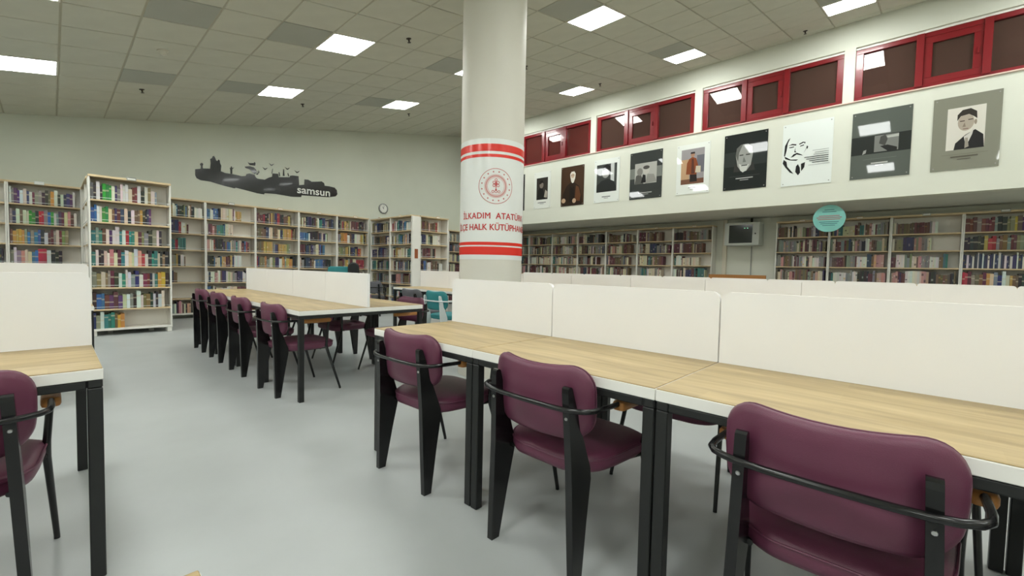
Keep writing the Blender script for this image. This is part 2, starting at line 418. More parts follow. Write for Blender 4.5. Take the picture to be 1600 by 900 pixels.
# sprinklers and smoke detector at tile centres
sp = MB(); sp.lathe([(.001, 0), (.035, 0), (.032, -.008), (.012, -.012), (.011, -.04), (.001, -.04)], 14)
sm = sp.mesh('sprinkler_body', 'sprinkler', True)
df = MB().lathe([(.001, -.055), (.024, -.052), (.024, -.049), (.004, -.047), (.004, -.036), (.001, -.036)], 12).mesh('sprinkler_deflector', 'sprinkler', True)
for c, r in ((1.5, 4.5), (5.5, -1.5), (5.5, 4.5), (9.5, 4.5), (9.5, -1.5), (13.5, -1.5), (14.7, -7.4)):
    e = empty('sprinkler_head'); e.matrix_world = cm @ Matrix.Translation((c*T, r*T, -.0055))
    tag(e, 'small dark sprinkler head hanging from a ceiling tile', 'sprinkler', 'sprinkler heads on the ceiling')
    link('sprinkler_body', sm, e); link('deflector', df, e)
e = empty('smoke_detector'); e.matrix_world = cm @ Matrix.Translation((1.5*T, 1.5*T, -.0055))
tag(e, 'pale conical smoke detector on a ceiling tile', 'smoke detector')
MB().lathe([(.001, 0), (.06, 0), (.06, -.012), (.05, -.018), (.001, -.018)], 20).build('base', 'smoke', e, True)
MB().lathe([(.001, -.018), (.044, -.018), (.03, -.05), (.012, -.06), (.001, -.06)], 20).build('sensor_cone', 'smoke', e, True)

# pillar with its printed vinyl wrap
PX, PY, PR = 3.26, 3.40, .334
pil = MB().lathe([(PR, -.0), (PR, ceil_z(PX)+.2)], 64).build('pillar', 'pillar', None, True); pil.location = (PX, PY, 0)
struct(pil, 'round white pillar wrapped in a printed white and red banner', 'pillar')
def ring(z0, z1, rad, n=72):
    m_ = MB(); vs = []; fs = []
    for i in range(n):
        a = 2*PI*i/n
        for rr, z in ((rad-.002, z0), (rad, z0), (rad, z1), (rad-.002, z1)): vs.append((rr*math.cos(a), rr*math.sin(a), z))
    for i in range(n):
        j = (i+1) % n
        for q in range(4): fs.append((i*4+q, j*4+q, j*4+(q+1) % 4, i*4+(q+1) % 4))
    return m_.add(vs, fs)
wrap = ring(1.215, 2.415, PR+.0025).build('banner_wrap', 'vinyl', pil, True)
for z0, z1 in ((2.29, 2.362), (2.232, 2.262), (1.358, 1.39), (1.262, 1.343)):
    ring(z0, z1, PR+.004).build('red_stripe', 'vinyl_red', wrap, True)
A0 = math.radians(-127)
def bend(u, v, e=.0046): a = A0+u/PR; return ((PR+e)*math.cos(a), (PR+e)*math.sin(a), v)
def bent_text(body, size, zc, bold, space, width):
    V, F = text_mesh(body, size, bold, space)
    xs = [v[0] for v in V]; k = width/(max(xs)-min(xs)); mid = (max(xs)+min(xs))/2
    mb = MB()
    for i, (du, dv) in enumerate(((0, 0), (.0018, 0), (-.0018, 0), (0, .0012), (0, -.0012))):   # stroke weight
        mb.add([bend((v[0]-mid)*k+du, zc+v[1]+dv, .0046+.00015*i) for v in V], F)
    mb.build('lettering', 'text_red', wrap, fix=False)
bent_text('\u0130LKADIM  ATAT\u00dcRK', .086, 1.648, 0, 1.05, .75)
bent_text('\u0130L\u00c7E HALK K\u00dcT\u00dcPHANES\u0130', .088, 1.535, 0, 1.0, .93)
def flat_ring(cu, cv, ra, rb, n=48, e=.0046, squash=1):
    vs = []; fs = []
    for i in range(n):
        a = 2*PI*i/n
        for r_ in (ra, rb): vs.append(bend(cu+r_*math.cos(a), cv+r_*math.sin(a)*squash, e))
    for i in range(n): j = (i+1) % n; fs.append((2*i, 2*j, 2*j+1, 2*i+1))
    return vs, fs
EZ = 1.945
em = MB(); em.add(*flat_ring(0, EZ, .171, .176, 64)); em.build('emblem_ring', 'emblem_red', wrap, fix=False)
for ra, rb in ((.112, .116), (.093, .108), (.083, .087)):
    MB().add(*flat_ring(0, EZ, ra, rb, 48)).build('emblem_ring', 'emblem_pink', wrap, fix=False)
st = MB()
for k in range(16):
    a = 2*PI*(k+.5)/16; cu, cv = .144*math.cos(a), .144*math.sin(a)
    pts = [bend(cu+(.0105 if i % 2 == 0 else .0048)*math.cos(PI/2+PI*i/5), cv+EZ+(.0105 if i % 2 == 0 else .0048)*math.sin(PI/2+PI*i/5)) for i in range(10)]
    st.add(pts, [tuple(range(10))])
st.build('emblem_stars', 'emblem_red', wrap, fix=False)
mo = MB()
for cu, cv, r_ in ((0, .062, .014), (-.02, .036, .015), (.02, .036, .015), (-.02, .006, .015), (.02, .006, .015), (0, .021, .011), (-.03, -.054, .014), (0, -.054, .014), (.03, -.054, .014), (0, -.036, .009)):
    mo.add(*flat_ring(cu, EZ+cv, r_-.0055, r_, 16))
mo.add([bend(u, EZ+v) for u, v in ((-.004, -.045), (.004, -.045), (.004, .048), (-.004, .048))], [(0, 1, 2, 3)])
mo.build('emblem_knot', 'emblem_red', wrap, fix=False)

# ------------------------------------------------------------------ desks and dividers
UL, UW, TH = .89, 1.19, .75
def make_desk():
    e = empty('reading_desk')
    g = .003
    MB().bbox(-UW/2+g, -UL/2+g, TH-.004, UW/2-g, UL/2-g, TH, .0015).build('tabletop', 'oak_top', e)
    ed = MB(); t = .041
    ed.bbox(-UW/2+g*.4, -UL/2+g*.4, TH-t, UW/2-g*.4, UL/2-g*.4, TH-.0035, .002); ed.build('white_edge_board', 'laminate_white', e)
    fr = MB(); s = .04; z0, z1 = TH-t-.029, TH-t; i = .003
    X, Y = UW/2-i, UL/2-i
    fr.bbox(-X, -Y, z0, X, -Y+s, z1); fr.bbox(-X, Y-s, z0, X, Y, z1); fr.bbox(-X, -Y+s, z0, -X+s, Y-s, z1); fr.bbox(X-s, -Y+s, z0, X, Y-s, z1)
    fr.build('frame', 'black_metal', e)
    lm = MB().bbox(-s/2, -s/2, .0, s/2, s/2, z0, .003).mesh('desk_leg', 'black_metal')
    for sx in (-1, 1):
        for sy in (-1, 1): link('leg', lm, e, (sx*(X-s/2), sy*(Y-s/2), 0))
    return e
def make_divider(h=.297, rounded=True):
    e = empty('desk_divider')
    poly = rrect(UL-.006, h, .035, 6, (0, 1, 1, 0) if rounded else (0, 0, 0, 0))
    p = MB().prism(poly, -.011, .011, lambda a, b, c: (c, a, b+h/2)); p.build('panel', 'divider', e)
    return e
desk0, div_r, div_s = make_desk(), make_divider(), make_divider(.305, False)
div_c, div_d = make_divider(.318), make_divider(.337)
used = set()
def inst(proto, loc, rz, label, cat, group=None):
    o = proto if proto.name not in used else copy_tree(proto); used.add(proto.name if o is proto else o.name)
    o.location = loc; o.rotation_euler = (0, 0, rz); tag(o, label, cat, group); return o
ORD = ['end', 'second', 'third', 'fourth', 'fifth', 'sixth', 'seventh', 'eighth', 'ninth', 'tenth']
def ordn(i): return 'end desk' if i == 0 else ORD[i]+' desk'
rows = [  # (x centre, first y, step sign, count, name, divider proto, group)
    (1.925, 2.39, -1, 4, 'in the row beside the pillar', div_r, 'desks of the row beside the pillar'),
    (1.952, 3.62, 1, 4, 'in the row reaching the back bookcases', div_s, 'desks of the row leading to the back bookcases'),
    (4.90, 7.06, -1, 10, 'in the row behind the pillar', div_s, 'desks of the row behind the pillar'),
    (8.00, 7.17, -1, 10, 'in the row along the balcony', div_r, 'desks of the row along the balcony')]
for xc, y0, sg, n, nm, dv, gr in rows:
    for i in range(n):
        yc = y0+sg*UL*(i+.5)
        inst(desk0, (xc, yc, 0), 0, 'oak-topped white-edged desk, %s %s' % (ordn(i), nm), 'desk', gr)
        inst(dv, (xc+.01, yc, TH), 0, 'white divider panel on the %s %s' % (ordn(i), nm), 'divider', gr.replace('desks', 'divider panels'))
for xe, yc, n, nm, dv in ((.12, 2.66, 3, 'in the crosswise row with the purple chair', div_c), (.235, 5.52, 2, 'in the crosswise row near the freestanding bookcase', div_d), (.12, .035, 1, 'standing alone', None)):
    for i in range(n):
        xc = xe-UL*(i+.5)
        inst(desk0, (xc, yc, 0), PI/2, 'oak-topped black-legged desk, %s %s' % (ordn(i), nm) if dv else 'oak-topped black-legged desk with no divider, standing alone', 'desk', 'desks of the crosswise rows')
        if dv: inst(dv, (xc, yc, TH), PI/2, 'white rounded divider on the %s %s' % (ordn(i), nm), 'divider', 'divider panels of the crosswise rows')

# ------------------------------------------------------------------ chairs
def make_chair(cush, seam, frame, arm):
    e = empty('reading_chair')
    # seat cushion: rounder at the back
    def sw(a, b, c):
        t = max(0, (-b-.04)/.19); k = 1.0+.08*b/.23-.16*t*t
        dome = .012*max(0, math.cos(a/.24*1.4)*math.cos(b/.23*1.4)) if c > 0 else 0
        return (.01+b, a*k, .410+c+dome)
    prof = [(.22, -.034), (.03, -.034), (.008, -.026), (0, -.010), (0, .010), (.006, .024), (.020, .033), (.05, .037), (.10, .038), (.15, .039), (.20, .039), (.226, .039)]
    seat = MB().pad(.48, .46, .12, prof, sw, 8).build('seat', cush, e, 'all')
    loop = [sw(a, b, .0185) for a, b in rrect(.482, .462, .12, 8, sub=8)]; loop.append(loop[0])
    MB().tube(loop, .0035, 6).build('piping', seam, seat, True)
    # backrest: bent cushion with raised corners, narrowing downwards
    def bw(a, b, c):
        t = b/.13; k = 1-.045*max(0, -t)-.02*max(0, -t)**3
        x = -.262+c+1.08*a*a-.09*b; z = .647+b+.020*(a/.235)**2*max(t, -.15)
        return (x, a*k, z)
    profb = [(.13, -.024), (.09, -.0238), (.05, -.0235), (.018, -.021), (.004, -.013), (0, 0), (.004, .013), (.016, .022), (.05, .027), (.09, .0278), (.13, .028)]
    bk = MB().pad(.475, .264, .088, profb, bw, 9).build('backrest', cush, e, 'all')
    loop = [bw(a, b, .016) for a, b in rrect(.468, .257, .085, 9, sub=8)]; loop.append(loop[0])
    MB().tube(loop, .0032, 6).build('piping', seam, bk, True)
    # rear legs: flat tapering blades, widest at seat height
    blade = [(-.275, 0), (-.234, 0), (-.196, .22), (-.166, .37), (-.168, .41), (-.215, .54), (-.266, .700), (-.271, .716), (-.278, .722), (-.289, .722), (-.296, .716), (-.297, .70), (-.288, .55), (-.282, .42), (-.279, .2)]
    for s in (-1, 1):
        lg = MB().prism(blade, -.014, .014, lambda a, b, c: (a, s*(.178+.03*(1-b/.72))+c, b))
        o = lg.build('rear_leg', frame, e)
        MB().lathe([(.001, 0), (.0065, 0), (.005, .003), (.001, .0035)], 10).build('screw', 'steel', o, True)
        sc_ = o.children[0]; sc_.location = (-.2915, s*.182, .612); sc_.rotation_euler = (0, -PI/2, 0)
    # arm tube running round the back, then the front legs
    half = [(-.309, 0, .645), (-.308, .12, .646), (-.303, .18, .647), (-.293, .218, .648), (-.275, .246, .648), (-.248, .262, .648), (-.20, .267, .647), (-.10, .267, .643), (-.04, .267, .640)]
    path = [(x, -y, z) for x, y, z in reversed(half)]+half[1:]
    MB().tube(path, .0095, 10).build('arm_tube', frame, e, True)
    for s in (-1, 1):
        MB().tube([(.150, s*.266, .63), (.148, s*.264, .60), (.14, s*.252, .44), (.138, s*.250, .41), (.144, s*.251, .375), (.255, s*.272, .012), (.256, s*.272, 0)], [.0105, .011, .012, .0135, .0125, .0095, .0095], 10, 0).build('front_leg', frame, e, True)
        ap = MB().pad(.27, .05, .016, [(.012, -.018), (.003, -.015), (0, -.007), (0, .008), (.004, .015), (.014, .018)], lambda a, b, c: (.035+a, s*.266+b, .636+c), 4)
        ap.build('armrest', arm, e, True)
        MB().tube([(-.185, s*.172, .384), (.0, s*.19, .378), (.141, s*.248, .388)], .009, 8).build('seat_rail', frame, e, True)
    MB().tube([(.10, -.22, .379), (.10, .22, .379)], .009, 8).build('seat_rail', frame, e, True)
    return e
ch_p = make_chair('purple', 'purple', 'black_gloss', 'wood_arm')
ch_t = make_chair('teal', 'teal', 'white_metal', 'white_metal'); ch_g = make_chair('grey_cloth', 'grey_cloth', 'black_gloss', 'black_gloss')
for i, (x, y, a) in enumerate([(1.508, 1.955, .02), (1.502, 1.045, -.02), (1.50, .145, .015), (1.51, -.75, 0)]):
    inst(ch_p, (x, y, 0), a, 'purple armchair, aisle side of the %s in the row beside the pillar' % ordn(i), 'chair', 'purple chairs on the aisle side of the row beside the pillar')
for i, (x, y, a) in enumerate([(2.36, 1.86, 0), (2.375, .94, .03), (2.37, .08, 0)]):
    inst(ch_p, (x, y, 0), PI+a, 'purple armchair, pillar side of the %s in the row beside the pillar' % ordn(i), 'chair', 'purple chairs on the pillar side of the row beside the pillar')
for i, (x, y, a) in enumerate([(1.535, 4.10, .02), (1.54, 5.045, .01), (1.54, 5.89, 0), (1.54, 6.68, 0)]):
    inst(ch_p, (x, y, 0), a, 'purple armchair, aisle side of the %s in the row reaching the bookcases' % ordn(i), 'chair', 'purple chairs on the aisle side of the row leading to the bookcases')
for i, (x, y, a) in enumerate([(2.53, 4.13, .03), (2.385, 5.0, 0), (2.385, 5.85, 0), (2.385, 6.75, 0)]):
    inst(ch_p, (x, y, 0), PI+a, 'purple armchair, far side of the %s in the row reaching the bookcases' % ordn(i), 'chair', 'purple chairs on the far side of the row leading to the bookcases')
inst(ch_p, (-.275, 2.235, 0), PI/2, 'purple armchair at the end desk of the crosswise row', 'chair')
inst(ch_t, (4.0, 5.06, 0), 0, 'teal armchair with white frame at the row behind the pillar', 'chair')
inst(ch_g, (4.0, 5.70, 0), .05, 'grey armchair with black frame next to the teal armchair', 'chair')
inst(ch_g, (5.02, 9.10, 0), .9, 'grey armchair with black frame before the corner of the back bookcases', 'chair')

# ------------------------------------------------------------------ bookcases and books
PAL = dict(w=((220, 220, 214), 'white'), k=((34, 34, 36), 'black'), g=((40, 140, 52), 'green'), b=((40, 98, 160), 'blue'), n=((40, 44, 88), 'navy blue'), r=((172, 36, 48), 'red'),
           m=((100, 40, 48), 'maroon'), t=((40, 118, 112), 'teal'), y=((196, 154, 62), 'ochre'), o=((204, 116, 40), 'orange'), c=((216, 204, 170), 'cream'), e=((132, 132, 130), 'grey'),
           p=((74, 42, 96), 'purple'), u=((110, 82, 56), 'brown'), i=((206, 138, 132), 'pink'), v=((128, 126, 84), 'olive'))
bm_ = MB()
vs = [(0,0,0),(1,0,0),(1,1,0),(0,1,0),(0,0,1),(1,0,1),(1,1,1),(0,1,1),(.1,.05,1),(.9,.05,1),(.9,1,1),(.1,1,1),(.1,.05,.97),(.9,.05,.97),(.9,.98,.97),(.1,.98,.97)]
bm_.add(vs, [(3,2,1,0),(0,1,5,4),(1,2,6,5),(3,0,4,7),(2,3,7,6),(4,5,9,8),(5,6,10,9),(7,4,8,11)], 0)
bm_.add(vs, [(12,13,14,15),(8,9,13,12),(9,10,14,13),(11,8,12,15)], 1)
book_me = bm_.mesh('book', ['book_cover', 'pages'], fix=False)
stuff = MB()
DEP = .28
case_cache = {}
def bookcase(x, y, rz, wd, ht, n, label, group, holder=None, feet=True, rails=True, cat='bookcase'):
    """front edge's left end at (x,y); local x along the front, local +y into the case"""
    key = (round(wd, 3), ht, n, holder, feet, rails, DEP)
    if key in case_cache: e = copy_tree(case_cache[key])
    else:
        e = empty('bookcase'); case_cache[key] = e
        z0 = .075; t = .02
        sm_ = MB().bbox(0, 0, z0 if feet else 0, t, DEP, ht-.03, .002).mesh('side_panel', 'shelf_white')
        link('side_panel', sm_, e, (.001, 0, 0)); link('side_panel', sm_, e, (wd-t-.001, 0, 0))
        MB().box(t, DEP-.012, z0, wd-t, DEP-.002, ht-.03).build('back_panel', 'shelf_back', e)
        MB().bbox(.0005, -.012, ht-.03, wd-.0005, DEP, ht, .002).build('top_board', 'oak_edge', e)
        pit = (ht-.03-z0)/n
        sh = MB().bbox(t+.001, .004, -.022, wd-t-.001, DEP-.012, 0, .002).mesh('shelf', 'oak_edge')
        ra = MB().box(t+.002, .002, .028, wd-t-.002, .006, .034).box(t+.02, .002, 0, t+.024, .006, .028).box(wd-t-.024, .002, 0, wd-t-.02, .006, .028).mesh('book_rail', 'white_metal')
        for k in range(1, n):
            s_ = link('shelf', sh, e, (0, 0, z0+pit*k))
            if rails: link('book_rail', ra, s_)
        MB().bbox(t+.001, .0, z0, wd-t-.001, DEP-.012, z0+.03, .002).build('bottom_board', 'shelf_white', e)
        if feet:
            fm_ = MB().bbox(-.03, -.03, 0, .03, .03, z0, .006).mesh('foot', 'shelf_white')
            for fx in (.035, wd-.035):
                for fy in (.04, DEP-.05): link('foot', fm_, e, (fx, fy, 0))
        else: MB().box(t, .03, 0, wd-t, .05, z0).build('plinth', 'dark_grey', e)
        if holder:
            h = MB().bbox(wd*holder[0]-.055, -.022, ht-.028, wd*holder[0]+.055, -.0125, ht+.022, .002).build('label_holder', holder[1], e)
            MB().box(wd*holder[0]-.045, -.024, ht-.016, wd*holder[0]+.045, -.0222, ht+.006).build('label_card', 'laminate_white', h)
    e.location = (x, y, 0); e.rotation_euler = (0, 0, rz); tag(e, label, cat, group)
    return e, (ht-.03-.075)/n
def W(x, y, rz, a, b, z):
    c, s = math.cos(rz), math.sin(rz); return (x+a*c-b*s, y+a*s+b*c, z)
def add_book(x, y, rz, a, z, th, h, d, col, colname, where, single, shelf):
    col = tuple(max(0, min(255, v*.88+18+random.uniform(-14, 14))) for v in col); back = .035+random.uniform(0, .02); d = min(d, DEP-.075)
    if single:
        o = link('book', book_me); o.location = W(x, y, rz, a, back, z); o.rotation_euler = (0, 0, rz); o.scale = (th, d, h); o.color = rgb(*col)
        size = 'thick ' if th > .04 else ('slim ' if th < .021 else ''); tall = 'tall ' if h > .245 else ('short ' if h < .19 else '')
        lb = '%s%s%s book on the %s shelf of the %s' % (size, tall, colname, shelf, where)
        if len(lb.split()) > 16: lb = lb.replace(tall, '', 1)
        tag(o, lb, 'book', lb.replace(' book on', ' books on'))
    else:
        q = [W(x, y, rz, aa, bb, zz) for zz in (z, z+h) for aa, bb in ((a, back), (a+th, back), (a+th, back+d), (a, back+d))]
        gy = sum(col)/3*.97; col = tuple(v*.72+g_*.28 for v, g_ in zip(col, (gy*1.03, gy, gy*.93)))
        l = rgb(*col); stuff.add(q, [(0,1,5,4),(1,2,6,5),(3,0,4,7)], 0, l); pg = rgb(214, 200, 176); stuff.add([q[i] for i in (4,5,6,7)], [(0,1,2,3)], 0, pg)
        if random.random() < .45:   # printed band on the spine
            za = z+h*random.uniform(.15, .7); hb = h*random.uniform(.06, .2); bc = random.choice([(214, 208, 190), (40, 38, 40), (196, 160, 80), (226, 224, 220)]); bc = tuple(.5*p_+.5*q_ for p_, q_ in zip(bc, col))
            stuff.add([W(x, y, rz, a+.002, back-.0012, za), W(x, y, rz, a+th-.002, back-.0012, za), W(x, y, rz, a+th-.002, back-.0012, za+hb), W(x, y, rz, a+.002, back-.0012, za+hb)], [(0,1,2,3)], 0, rgb(*bc))
SH = ['top', 'second', 'third', 'fourth', 'fifth', 'sixth', 'lowest']
mixes = {'back': 'wwkkeeccuunnmmtvbwckreyi', 'right': 'mmuuieeccckwumieccvuntmkeeuw', 'warm': 'cyuuvckmrewnyo', 'dark': 'kknnueetmvwcb'}
def fill(x, y, rz, wd, ht, n, pit, where, spec=None, mix='back', fills=None, singles=(), skip=0):
    for k in range(n):
        z = .075+pit*(n-1-k)+(.03 if k == n-1 else 0)+.0005; a = .026
        codes = spec[k][0] if spec and k < len(spec) else None
        frac = spec[k][1] if codes else (fills[k % len(fills)] if fills else random.choice((.98, .97, .9, .85, .75, .6, .97)))
        end = .026+(wd-.052)*frac
        if codes:
            raw = [random.uniform(.7, 1.35) for _ in codes]; tot = sum(raw); j = 0
            for ch, rw in zip(codes, raw):
                th = (end-a)*0+rw/tot*((wd-.052)*frac)
                c_, nm = PAL[ch]; h = random.uniform(.19, .25)
                if ch == 'w' and random.random() < .3: h = .262
                add_book(x, y, rz, a, z, th-.0012, min(h, pit-(.07 if k == n-1 else .04)), random.uniform(.15, .2), c_, nm, where, k in singles, SH[min(k, 6)] if k < n-1 else 'lowest'); a += th
        else:
            setlen = 0
            while a < end-.014:
                if setlen <= 0:
                    ch = random.choice(mixes[mix]); setlen = random.choice((1, 1, 1, 1, 2, 2, 3, 6)); th = random.uniform(.014, .038); h = random.uniform(.18, .25)
                setlen -= 1; c_, nm = PAL[ch]
                t_ = min(th*random.uniform(.95, 1.05), end-a)
                add_book(x, y, rz, a, z, t_-.001, min(h*random.uniform(.97, 1.03), pit-(.07 if k == n-1 else .035)), random.uniform(.14, .19), c_, nm, where, k in singles, SH[min(k, 6)]); a += t_

HB, NB = 2.36, 7
end_spec = [('ekwkgggwnewwwcmmwkwvce', .84), ('bbwwggcunmnckwuuykknp', .76), ('tetmwpwwtwrttcmvekewk', .9), ('twkkcwicmtwccwirwkttckvk', .99), ('evcvemkwtwwenwmmkwtyyk', .99), ('kbbmpmpcwekwwuukwkww', .93), ('newtttuyo', .39)]
left_spec = [('weppwcnwmeekkvywkwnppw', .93), ('enwuccggkrrebgwepmcimw', .95), ('uyyyyebebbkwmmecmvv', .82), ('eweiccbbrrwkkk', .72)]
# freestanding row by the crosswise desks: end case, then cases facing both ways
YE = 8.78
bookcase(.38, YE, 0, .95, HB, NB, 'freestanding white bookcase with oak shelves ending the row by the crosswise desks', None, (.5, 'grey_plastic'))
fill(.38, YE, 0, .95, HB, NB, (HB-.105)/NB, 'freestanding end bookcase', end_spec, singles=range(7))
for i in range(2):
    yy = YE+DEP+.005+.745*(i+1)
    _, p_ = bookcase(.38, yy, -PI/2, .745, HB, NB, 'white bookcase in the side of the freestanding row, %s its end case' % ('next to' if i == 0 else 'second from'), 'side bookcases of the freestanding row', None)
    fill(.38, yy, -PI/2, .745, HB, NB, p_, '', mix='warm')
    bookcase(1.33, yy-.745, PI/2, .745, HB, NB, 'white bookcase on the hidden side of the freestanding row, %s its end case' % ('next to' if i == 0 else 'second from'), 'side bookcases of the freestanding row', None)
    fill(1.33, yy-.745, PI/2, .745, HB, NB, p_, '', mix='back')
YB = WB-DEP-.002
for i, x0 in enumerate((-.47, -1.36)):
    _, p_ = bookcase(x0, YB, 0, .85 if i == 0 else .89, HB, NB, 'white bookcase on the back wall, %s the freestanding row, away from the decal' % ('beside' if i == 0 else 'second from'), 'bookcases on the back wall', (.42, 'white_metal') if i == 0 else None)
    fill(x0, YB, 0, .85 if i == 0 else .89, HB, NB, p_, 'back wall bookcase by the freestanding one', left_spec if i == 0 else None, singles=range(4) if i == 0 else ())
xs = [1.25+.0, 2.155, 3.06, 3.965, 4.87, 5.72]
fl = [[.98, .72, .66, .66, .5, .3, .85], [.74, .56, .9, .74, .95, .9, .9], [.86, .95, .82, .97, .9, .9, .9], [.95, .78, .7, .88, .9, .9, .9], [.93, .97, .8, .9, .9, .9, .9]]
for i in range(5):
    hold = ((.3, 'grey_plastic'), (.5, 'grey_plastic'), (.55, 'notice'), (.5, 'notice'), (.55, 'notice'))[i]
    hold = (hold[0], 'oak_edge') if hold[1] == 'notice' else hold
    _, p_ = bookcase(xs[i], YB, 0, xs[i+1]-xs[i], HB, NB, 'white bookcase on the back wall under the decal, %s from the freestanding row' % ('first', 'second', 'third', 'fourth', 'fifth')[i], 'bookcases on the back wall', hold)
    fill(xs[i], YB, 0, xs[i+1]-xs[i], HB, NB, p_, '', mix='back' if i < 2 else ('dark' if i % 2 else 'warm'), fills=fl[i])
# second freestanding row below the clock
XE, YE2, H2 = 5.745, 8.63, 2.33
DEP = .22
for i in range(2):
    yy = YE2+.02+.945*(i+1)
    _, p_ = bookcase(XE, yy, -PI/2, .945, H2, NB, 'white bookcase in the side of the row below the clock, %s its end panel' % ('next to' if i == 0 else 'second from'), 'side bookcases below the clock', (.5, 'oak_edge'), False)
    fill(XE, yy, -PI/2, .945, H2, NB, p_, '', mix='dark' if i else 'back', fills=[.95, .97, .98, .96, .98, .9, .9])
o = MB().bbox(XE, YE2-.02, 0, XE+.215, YE2+.018, H2-.03, .003).build('end_panel', 'shelf_white')
tag(o, 'tall white end panel closing the bookcase row below the clock', 'panel')
DEP = .28
o = MB().bbox(XE+.06, YE2-.026, 1.32, XE+.15, YE2-.0205, 1.54, .001).build('notice', 'notice'); tag(o, 'small brown notice stuck on the white end panel', 'notice')
_, p_ = bookcase(XE+.225, YE2, 0, .83, H2, NB, 'white bookcase facing the desks, ending the row below the clock', None, (.6, 'oak_edge'), False)
fill(XE+.225, YE2, 0, .83, H2, NB, p_, '', mix='back', fills=[.7, .72, .58, .85, .9, .9, .9])
for i, x0 in enumerate((7.45, 8.36, 9.27)):
    _, p_ = bookcase(x0, YB, 0, .91, 2.27, NB, 'white bookcase on the back wall behind the pillar, %s towards the balcony' % ('first', 'second', 'third')[i], 'bookcases on the back wall behind the pillar', None, False, False)
    fill(x0, YB, 0, .91, 2.27, NB, p_, '', mix='right')
# right wall under the balcony
XB = XS-DEP-.002; HR = 2.25; PR_ = .955
SN = ['first', 'second', 'third', 'fourth', 'fifth', 'sixth', 'seventh']
fr_ = [[.9, .78, .68, .85], [.7, .95, .75, .7], [.85, .8, .75, .75], [.85, .95, .72, .9], [.98, .97, .98, .97], [.98, .95, .97, .98], [.97, .95, .9, .95]]
for i in range(7):
    y0 = 3.62+PR_*(i+1)
    _, p_ = bookcase(XB, y0, -PI/2, PR_, HR, NB, 'white bookcase under the balcony, %s from wall cabinet towards the back wall' % SN[i], 'bookcases under the balcony', (.55, 'oak_edge') if i < 5 else None, False, False)
    fill(XB, y0, -PI/2, PR_, HR, NB, p_, '', mix='right', fills=fr_[i]+[.9, .9, .9])
near_spec = [('mmmeummmekkvvyuppkkum', .98), ('kkkkkkyrreuuemmvenkmue', .98), ('nnw'*14, .98), ('rrmeuumycenwcyuukkeevc', .98)]
fr2 = [[.98, .98, .98, .98], [.98, .98, .95, .98], [.68, .6, .85, .97]]
for i in range(4):
    y0 = 2.32-.93*i
    _, p_ = bookcase(XB, y0, -PI/2, .93, HR, NB, 'white bookcase under the balcony, %s from the wall cabinet towards the crowded end' % SN[i], 'bookcases under the balcony', (.5, 'grey_plastic') if i > 1 else (.5, 'oak_edge'), False, False)
    fill(XB, y0, -PI/2, .93, HR, NB, p_, 'fourth bookcase from the wall cabinet', near_spec if i == 3 else None, mix='right', fills=(fr2[i] if i < 3 else [.98])+[.9, .9, .9], singles=(0, 1, 3) if i == 3 else ())
bs = stuff.build('books', 'book_stuff', None, False, False); bs['kind'] = 'stuff'; tag(bs, 'rows of assorted library books on the remaining bookcase shelves', 'books')

# ------------------------------------------------------------------ wall things
# black silhouette decal on the back wall: outline traced from the photograph onto the wall plane
def dz(pts): return [(q.x, q.z) for q in (on_y(290+a/6.4, 230+b/6.4, WB-.004) for a, b in pts)]
hull = [(95,220),(150,215),(152,190),(143,168),(160,155),(176,168),(170,190),(172,212),(245,215),(250,160),(246,118),(262,110),(270,92),(283,86),(296,108),(305,132),(318,138),(328,122),(342,135),(345,160),(357,185),(352,240),(395,258),(420,262),(500,275),(560,290),(600,288),(610,268),(640,262),(690,275),(700,300),(720,315),(790,325),(830,305),(865,295),(868,262),(925,266),(930,300),(1040,300),(1045,285),(1070,283),(1130,290),(1135,380),(1185,375),(1188,322),(1225,325),(1260,345),(1300,345),(1360,342),(1385,360),(1390,385),(1440,392),(1490,405),(1512,430),(1518,470),(1500,492),(1430,500),(1160,480),(1155,498),(1060,495),(900,468),(790,460),(785,472),(720,462),(620,435),(500,405),(490,412),(380,385),(250,345),(150,330),(110,310),(95,280)]
de = empty('wall_decal', (0, 0, 0)); tag(de, 'black ship and monument silhouette decal lettered samsun on the back wall', 'wall decal')
fy = lambda a, b, c: (a, WB-c, b)
MB().prism(dz(hull), .0005, .008, fy).build('silhouette', 'decal_black', de)
for pts in ([(440,205),(452,212),(450,198),(458,190),(464,200),(462,210),(485,203),(466,220),(466,266),(448,266),(446,222)], [(620,150),(640,160),(680,158),(690,148),(700,160),(696,186),(640,178)], [(732,230),(738,250),(720,276),(700,272),(722,258)],
            [(975,220),(984,220),(990,287),(972,287)], [(930,250),(938,250),(946,290),(936,290)], [(868,215),(874,215),(866,264),(858,264)], [(1018,260),(1026,258),(1036,290),(1026,292)]):
    MB().prism(dz(pts), .0005, .008, fy).build('figure', 'decal_black', de)
MB().prism(dz([(590,195),(640,190),(680,200),(705,225),(712,250),(690,270),(668,250),(640,222),(600,208)]), .0005, .008, fy).build('figure', 'decal_black', de)
for cx_, cy_ in ((795, 213), (860, 173), (1018, 212), (1115, 245)):
    MB().prism(dz([(cx_-28, cy_-14), (cx_-8, cy_-2), (cx_, cy_+4), (cx_+8, cy_-2), (cx_+28, cy_-8), (cx_+6, cy_+12), (cx_-4, cy_+14)]), .0005, .008, fy).build('bird', 'decal_black', de)
V, F = text_mesh('samsun', .26, .004, 1.0)
xs_ = [v[0] for v in V]; wd_ = max(xs_)-min(xs_); pa = on_y(290+1115/6.4, 230+425/6.4, WB); pb = on_y(290+1442/6.4, 230+462/6.4, WB)
k_ = (pb.x-pa.x)/wd_
